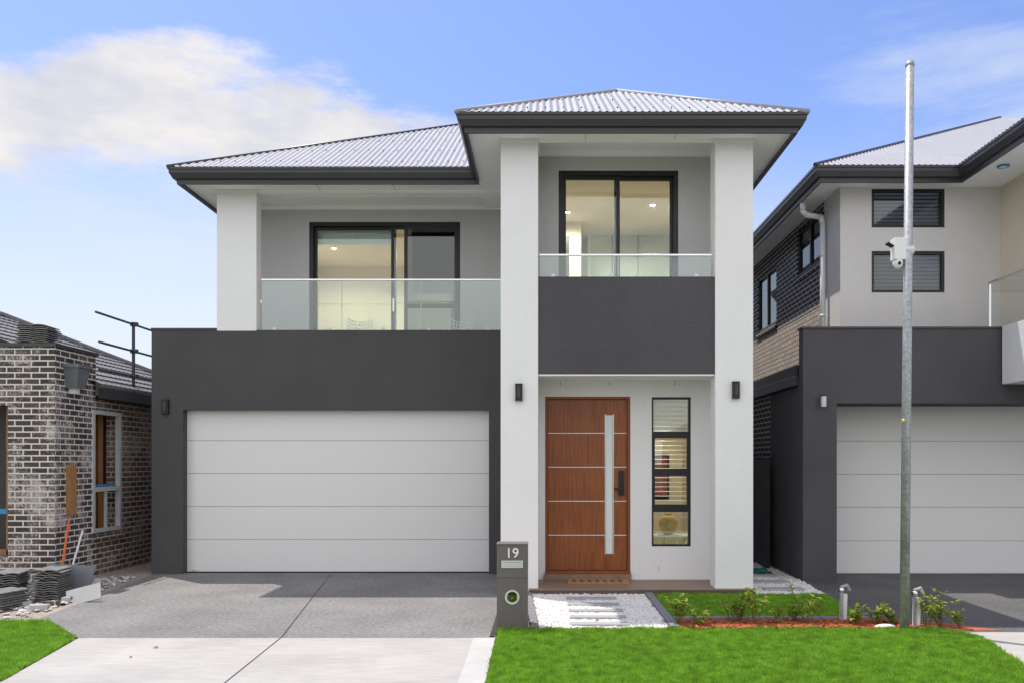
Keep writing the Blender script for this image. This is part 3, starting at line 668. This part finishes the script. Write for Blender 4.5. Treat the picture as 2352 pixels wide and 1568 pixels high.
for i in range(nC):
    xa=-6.95-run*i/nC; xb=-6.95-run*(i+1)/nC; za=2.99+(-6.95-xa)*sl; zb=2.99+(-6.95-xb)*sl
    ya,yb2=yend(xa),yend(xb); n=int((ya-12.95)/.075); vs=[]
    for j in range(n+1):
        t=j/n; y=12.95+(ya-12.95)*t; o=.018*abs(math.sin(math.pi*y/.15)); y2=12.95+(yb2-12.95)*t
        vs+= [(xa,y,za-.005),(xa,y,za+.03+o),(xb,y2,zb+.0+o)]
    fs=[]
    for j in range(n): k=3*j; fs+=[(k,k+3,k+4,k+1),(k+1,k+4,k+5,k+2)]
    r.mesh(vs,fs,'rtile')
r.poly([(-6.95,19.55,2.97),(-10.5,16,4.6),(-14,19.55,2.97)],'rtile'); r.poly([(-10.5,12.95,4.6),(-10.5,16,4.6),(-14,19.5,2.97),(-14,12.95,2.97)],'rtile')
r.cyl((-10.5,12.95,4.62),(-10.5,16,4.62),.08,'rtile',8); r.cyl((-10.5,16,4.62),(-6.95,19.55,3.02),.08,'rtile',8)
r.done()
def tile_stack(name,x,y,z,n,ang=0,ax='x',l=.42,wd=.33,jit=.02):
    b=B(name)
    for i in range(n):
        a=ang+random.uniform(-.08,.08); dx,dy=random.uniform(-jit,jit),random.uniform(-jit,jit); ca,sa=math.cos(a),math.sin(a); vs=[]
        for j in range(9):
            u=(j/8-.5)*wd; o=.014*abs(math.sin(2*math.pi*j/8))
            for v in(-l/2,l/2):
                for t in(0,.014): vs.append((x+dx+u*ca-v*sa,y+dy+u*sa+v*ca,z+i*.030+o+t))
        fs=[]
        for j in range(8):
            k=4*j; fs+=[(k,k+2,k+6,k+4),(k+1,k+5,k+7,k+3),(k,k+4,k+5,k+1),(k+2,k+3,k+7,k+6)]
        fs+=[(0,1,3,2),(32,34,35,33)]
        b.mesh(vs,fs,'rtile')
    return b.done()
tile_stack('roof_tile_stack',mx(86,12.15),12.2,3.525,9,.1,wd=.42)
for x,y,n,a in((-6.95,10.75,13,.2),(-6.45,10.85,14,.1),(-7.3,10.2,10,.5),(-6.65,10.15,8,-.2),(-7.6,11.0,12,.1)): tile_stack('roof_tile_stack',x,y,0,n,a)
s=B('scaffold_rail')
for z in(4.2,3.737,3.3): s.cyl((-7.2,13.28 if z>4 else 13.38,z),(-7.2,19,z),.020,'gutter',8)
for y in(14.5,17): 
    s.cyl((-7.2,y,2.95),(-7.2,y,4.24),.028,'gutter',8)
    for z in(4.2,3.737,3.3): s.box(-7.24,-7.13,y-.04,y+.04,z-.035,z+.035,'gutter')
s.done()
s=B('metal_sheet'); s.box(-6.75,-6.1,11.15,11.17,.0,.42,'sheet',Matrix.Rotation(-.35,3,'X')@Matrix.Rotation(.05,3,'Y')); s.done()
s=B('metal_sheet'); s.box(-6.15,-5.72,10.65,10.67,-.02,.2,'sheetl',Matrix.Rotation(-.5,3,'X')@Matrix.Rotation(-.28,3,'Y')); s.done()
s=B('prop_pole'); s.cyl((-6.75,11.5,0),(-6.95,12.1,.95),.016,'orange'); s.cyl((-6.66,11.5,0),(-6.75,12.1,.80),.014,'alum'); s.ball((-6.95,12.1,.95),.02,'orange'); s.done()
chips('rubble',[(-7.6,9.5),(-5.95,9.5),(-6.3,12.9),(-7.05,12.9)],700,.035,.0,'concl',.5)
s=B('cut_brick');
for i in range(14):
    x=random.uniform(-7.0,-6.2); y=random.uniform(9.7,12); s.box(x,x+random.uniform(.08,.23),y,y+.1,0,.07,'brickb' if i%2 else 'sheetl',Matrix.Rotation(random.uniform(0,3),3,'Z'))
s.done()
# ------------------------------------------------------------------ mailbox
Mb=empty('mailbox',(-.34,8.95,0)); ym=8.84
x0,x1=mx(1141,ym),mx(1212,ym); zt=mz(1250,ym)
b=B('body',Mb); cx=(x0+x1)/2; cz=mz(1370,ym); rr=.062
b.box(x0,x0+.012,ym+.001,ym+.24,0,zt,'box'); b.box(x1-.012,x1,ym+.001,ym+.24,0,zt,'box'); b.box(x0,x1,ym+.24,ym+.25,cz+.12,zt,'box'); b.box(x0-.004,x1+.004,ym-.008,ym+.255,zt,zt+.012,'box')
b.box(x0,x1,ym+.24,ym+.25,0,cz-.12,'box')
n=48; vs=[]
for i in range(n):
    t=2*math.pi*i/n; c_,s_=math.cos(t),math.sin(t); vs.append((cx+rr*c_,ym,cz+rr*s_))
for i in range(n):
    t=2*math.pi*i/n; c_,s_=math.cos(t),math.sin(t); k=.14/max(abs(c_),abs(s_)); vs.append((cx+k*c_,ym,cz+k*s_))
b.mesh(vs,[(i,(i+1)%n,n+(i+1)%n,n+i) for i in range(n)],'box')
b.poly([(x0,ym,cz+.14),(x1,ym,cz+.14),(x1,ym,zt),(x0,ym,zt)],'box'); b.poly([(x0,ym,0),(x1,ym,0),(x1,ym,cz-.14),(x0,ym,cz-.14)],'box')
b.poly([(x0,ym,cz-.14),(cx-.14,ym,cz-.14),(cx-.14,ym,cz+.14),(x0,ym,cz+.14)],'box'); b.poly([(cx+.14,ym,cz-.14),(x1,ym,cz-.14),(x1,ym,cz+.14),(cx+.14,ym,cz+.14)],'box')
b.box(x0,x1,ym-.003,ym-.001,cz+.205,cz+.209,'inner')
b.done()
b=B('ring',Mb)
vs=[]
for i in range(32):
    t=2*math.pi*i/32
    for r_,yy in((rr-.004,ym+.0),(rr-.004,ym-.012),(rr+.016,ym-.012),(rr+.016,ym-.001)): vs.append((cx+r_*math.cos(t),yy,cz+r_*math.sin(t)))
b.mesh(vs,[(4*i+j,4*((i+1)%32)+j,4*((i+1)%32)+(j+1)%4,4*i+(j+1)%4) for i in range(32) for j in range(4)],'alum')
vs=[]
for i in range(32):
    t=2*math.pi*i/32
    for yy in(ym,ym+.24): vs.append((cx+(rr-.002)*math.cos(t),yy,cz+(rr-.002)*math.sin(t)))
b.mesh(vs,[(2*i,2*((i+1)%32),2*((i+1)%32)+1,2*i+1) for i in range(32)],'alum')
b.done(smooth=False)
b=B('rolled_leaflet',Mb); b.ball((cx,ym+.12,cz-.02),.045,'blade',12,8,(1,1.6,.9)); b.done(smooth=True)
b=B('letter_slot',Mb); sz0,sz1=mz(1303,ym),mz(1286,ym); b.box(cx-.115,cx+.115,ym-.012,ym-.001,sz0,sz1,'alum'); b.box(cx-.09,cx+.09,ym-.017,ym-.012,sz0+.018,sz1-.02,'chrome'); b.box(cx-.092,cx+.092,ym-.0135,ym-.012,sz1-.019,sz1-.015,'inner'); b.done(.002)
fc=bpy.data.curves.new('house_number','FONT'); fc.body='19'; fc.size=.145; fc.extrude=.004; fc.offset=.002; fc.align_x='CENTER'; fc.materials.append(M['pvc'])
o=bpy.data.objects.new('house_number',fc); o.rotation_euler=(math.pi/2,0,0); o.location=(cx,ym-.006,mz(1279,ym)); sc.collection.objects.link(o); attach(o,Mb)
# ------------------------------------------------------------------ steel pole + camera
P_=B('steel_pole'); yp=8.86; xb=mx(2077,yp); xt=mx(2090,yp); zt2=mz(147,yp)
P_.cyl((xb,yp,0),(xt,yp,zt2),.05,'galv',24,.043); P_.cyl((xt,yp,zt2-.03),(xt+.001,yp,zt2+.02),.047,'galv',24,.04)
P_.ball((mx(2073,yp),yp-.02,mz(965,yp)),.02,'yellow',8,6)
P_.done(smooth=True)
C_=B('security_camera'); zc_=mz(575,yp); xp=xb+(xt-xb)*zc_/zt2
C_.box(xp-.17,xp-.045,yp-.06,yp+.05,zc_-.11,zc_+.12,'pvc'); C_.box(xp-.07,xp-.03,yp-.04,yp+.04,zc_-.05,zc_+.05,'pvc')
C_.ball((xp-.115,yp-.01,zc_-.14),.052,'pvc',16,10,(1,1,1.2)); C_.ball((xp-.115,yp-.055,zc_-.15),.02,'black',10,8)
C_.box(xp-.24,xp-.16,yp-.05,yp+.03,zc_+.045,zc_+.06,'black',Matrix.Rotation(.5,3,'Y')); C_.cyl((xp-.05,yp,zc_+.0),(xp+.05,yp,zc_+.0),.056,'alum',16)
C_.done(.01)
def riser(x,y,h):
    b=B('water_meter_riser'); b.box(x-.035,x+.035,y-.02,y+.02,0,h*.8,'pvc',Matrix.Rotation(.03,3,'Y')); b.tube([(x-.03,y-.03,.02),(x-.03,y-.03,h),(x+.03,y-.03,h+.02),(x+.06,y-.03,h-.04)],.018,'galv',10); b.ball((x-.03,y-.03,h*.92),.032,'chrome',10,8); b.box(x-.07,x-.0,y-.045,y-.03,h*.88,h*.95,'black'); b.done()
riser(mx(1937,9.3),9.3,.40); riser(mx(2105,8.95),8.95,.42)
b=B('shade_cloth_heap')
for i in range(16):
    a=random.uniform(0,6.28); r_=random.uniform(0,.16); pts=[]
    for k in range(5): pts.append((3.45+r_*math.cos(a+k*.7),13.1+r_*1.4*math.sin(a+k*.8),.03+.10*random.random()*(1-r_*3)))
    b.tube(pts,.018,'tarp',6)
b.done()
def shrub(x,y,h,seed):
    rd=random.Random(seed); b=B('shrub')
    ns=rd.randint(4,6)
    for i in range(ns):
        a=rd.uniform(0,6.28); sp=rd.uniform(.15,.55)*h; p=[Vector((x,y,0.0))]; hh=h*rd.uniform(.55,1.0)
        for k in range(1,5): p.append(Vector((x+math.cos(a)*sp*k/4+rd.uniform(-.01,.01),y+math.sin(a)*sp*k/4*.8,hh*k/4)))
        for q,r_ in zip(p[:-1],p[1:]): b.cyl(q,r_,.004,'stem',5)
        for k in range(rd.randint(15,22)):
            t=rd.uniform(.25,1.0)**.7; idx=min(3,int(t*4)); base=p[idx].lerp(p[idx+1],t*4-idx if t<1 else 1)
            al=rd.uniform(0,6.28); el=rd.uniform(-.2,1.1); L_=rd.uniform(.045,.09)*(1.0 if h>.22 else .85); d=Vector((math.cos(al)*math.cos(el),math.sin(al)*math.cos(el),math.sin(el)))
            sd=d.cross(Vector((0,0,1)));
            if sd.length<.01: continue
            sd.normalize(); up=sd.cross(d); wv=L_*.28
            c=base+d*L_*.5-up*.006; tip=base+d*L_-up*.012
            b.mesh([base,c+sd*wv+up*.008,tip,c-sd*wv+up*.008,c],[(0,4,1),(4,2,1),(0,3,4),(4,3,2)],'leaf')
    b.done()
sh=[(1557,9.1,.36),(1605,8.98,.19),(1683,9.15,.35),(1735,9.05,.42),(1790,9.1,.22),(1850,9.12,.44),(1972,9.02,.24),(2010,9.05,.29),(2048,9.08,.2),(2125,8.95,.44),(2160,9.0,.32),(2205,8.95,.22),(1822,9.22,.26),(1700,9.25,.22)]
for i,(u,d,h) in enumerate(sh): shrub(mx(u,d),d,h,i+10)
b=B('white_stone'); b.ball((mx(2033,8.9),8.9,.02),.05,'peb',10,8,(2.6,1,.8)); b.done()
b=B('fallen_leaf')
for u,d,q in((358,8.0,.02),(300,7.6,.012)): b.mesh([(mx(u,d)-q*1.6,d,.006),(mx(u,d),d-q,.014),(mx(u,d)+q*1.5,d+.003,.008),(mx(u,d),d+q,.02)],[(0,1,2,3)],'oppb')
b.done()

# ------------------------------------------------------------------ light
dirv=Vector((2.0,-1.72,-6.32)).normalized()
sl_=bpy.data.lights.new('sun','SUN'); sl_.energy=4.5; sl_.angle=math.radians(.5); sl_.color=(1,.95,.88)
so=bpy.data.objects.new('sun',sl_); so.rotation_euler=dirv.to_track_quat('-Z','Y').to_euler(); so.location=(0,0,30); sc.collection.objects.link(so)
wd=bpy.data.worlds.new('World'); sc.world=wd; wd.use_nodes=True; t=wd.node_tree; L=t.links
bg=t.nodes['Background']; bg.inputs[1].default_value=.15
sky=N(t,'ShaderNodeTexSky',sky_type='NISHITA'); sky.sun_disc=False; sky.sun_elevation=math.asin(-dirv.z); sky.sun_rotation=math.atan2(-dirv.x,-dirv.y)%(2*math.pi)
sky.air_density=1.0; sky.dust_density=1.0; sky.ozone_density=1.5
tc=N(t,'ShaderNodeTexCoord'); sp=N(t,'ShaderNodeSeparateXYZ'); L.new(tc.outputs['Generated'],sp.inputs[0])
def mth(op,a,b_=None,clamp=False):
    n=N(t,'ShaderNodeMath',operation=op); n.use_clamp=clamp
    for i,v in enumerate((a,b_)):
        if v is None: continue
        if isinstance(v,(int,float)): n.inputs[i].default_value=v
        else: L.new(v,n.inputs[i])
    return n.outputs[0]
yv=mth('MAXIMUM',sp.outputs[1],.05); A_=mth('DIVIDE',sp.outputs[0],yv); E_=mth('DIVIDE',sp.outputs[2],yv)
def ell(cx,cy,sx,sy):
    a=mth('POWER',mth('ABSOLUTE',mth('DIVIDE',mth('SUBTRACT',A_,cx),sx)),2); b2=mth('POWER',mth('ABSOLUTE',mth('DIVIDE',mth('SUBTRACT',E_,cy),sy)),2)
    return mth('SUBTRACT',1,mth('ADD',a,b2))
def noise(scale,sz,detail=8,rough=.6,off=0):
    mp=N(t,'ShaderNodeMapping'); mp.inputs['Scale'].default_value=(1,1,sz); mp.inputs['Location'].default_value=(off,0,0); L.new(tc.outputs['Generated'],mp.inputs[0])
    n=N(t,'ShaderNodeTexNoise'); n.inputs['Scale'].default_value=scale; n.inputs['Detail'].default_value=detail; n.inputs['Roughness'].default_value=rough; L.new(mp.outputs[0],n.inputs['Vector']); return n.outputs['Fac']
def sm(v,a,b2):
    n=N(t,'ShaderNodeMapRange',interpolation_type='SMOOTHSTEP'); L.new(v,n.inputs[0]); n.inputs[1].default_value=a; n.inputs[2].default_value=b2; return n.outputs[0]
def mixc(f,a,b2,bt='MIX'):
    n=N(t,'ShaderNodeMix',data_type='RGBA',blend_type=bt)
    if isinstance(f,(int,float)): n.inputs[0].default_value=f
    else: L.new(f,n.inputs[0])
    for i,v in((6,a),(7,b2)):
        if isinstance(v,tuple): n.inputs[i].default_value=v
        else: L.new(v,n.inputs[i])
    return n.outputs[2]
n1=noise(7,2.6,12,.66)
e1=mth('MAXIMUM',ell(-.47,.425,.25,.078),mth('MAXIMUM',ell(-.27,.39,.22,.046),ell(-.64,.42,.18,.07)))
c1=mth('MULTIPLY',sm(mth('ADD',mth('MAXIMUM',e1,-1.5),mth('MULTIPLY',mth('SUBTRACT',n1,.5),3.8)),-.5,.75),.95)
n2=noise(4,4.5,10,.65,3.1)
e2=mth('MAXIMUM',ell(-.5,.30,.4,.10),ell(.60,.43,.27,.16))
c2=mth('MULTIPLY',sm(mth('ADD',mth('MAXIMUM',e2,-1),mth('MULTIPLY',mth('SUBTRACT',n2,.5),4)),-.3,1.7),.62)
shade=noise(7,2.4,6,.6,7.0)
cr=N(t,'ShaderNodeValToRGB'); cr.color_ramp.elements[0].position=.36; cr.color_ramp.elements[1].position=.60; cr.color_ramp.elements[0].color=(4.7,4.8,5.2,1); cr.color_ramp.elements[1].color=(6.3,6.0,5.7,1); L.new(shade,cr.inputs[0])
haze=sm(mth('MULTIPLY',E_,-1),-.44,-.12)
base=mixc(1.0,sky.outputs[0],(1.02,1.08,1.42,1),'MULTIPLY')
x1_=mixc(mth('MULTIPLY',haze,.88),base,(5.6,6.0,6.5,1))
x2_=mixc(c2,x1_,(5.3,5.7,6.3,1)); x3_=mixc(c1,x2_,cr.outputs[0])
# unseen clouds with gaps, added behind the viewpoint to brighten the shaded facades
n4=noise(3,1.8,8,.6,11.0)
fill_clouds=mth('MULTIPLY',sm(mth('MULTIPLY',sp.outputs[1],-1),.02,.30),sm(n4,.36,.52))
x4_=mixc(fill_clouds,x3_,(10.4,10.2,10.1,1))
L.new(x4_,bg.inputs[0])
# ------------------------------------------------------------------ camera
cd=bpy.data.cameras.new('camera'); co=bpy.data.objects.new('camera',cd); sc.collection.objects.link(co)
co.location=(0,0,CAMZ); co.rotation_euler=(math.pi/2,0,0); cd.sensor_width=36; cd.lens=36*F/2352; cd.shift_x=-74/2352; cd.shift_y=276/2352; cd.clip_end=2000; cd.clip_start=.1
sc.camera=co
sc.view_settings.view_transform='Standard'; sc.view_settings.look='None'; sc.view_settings.exposure=0
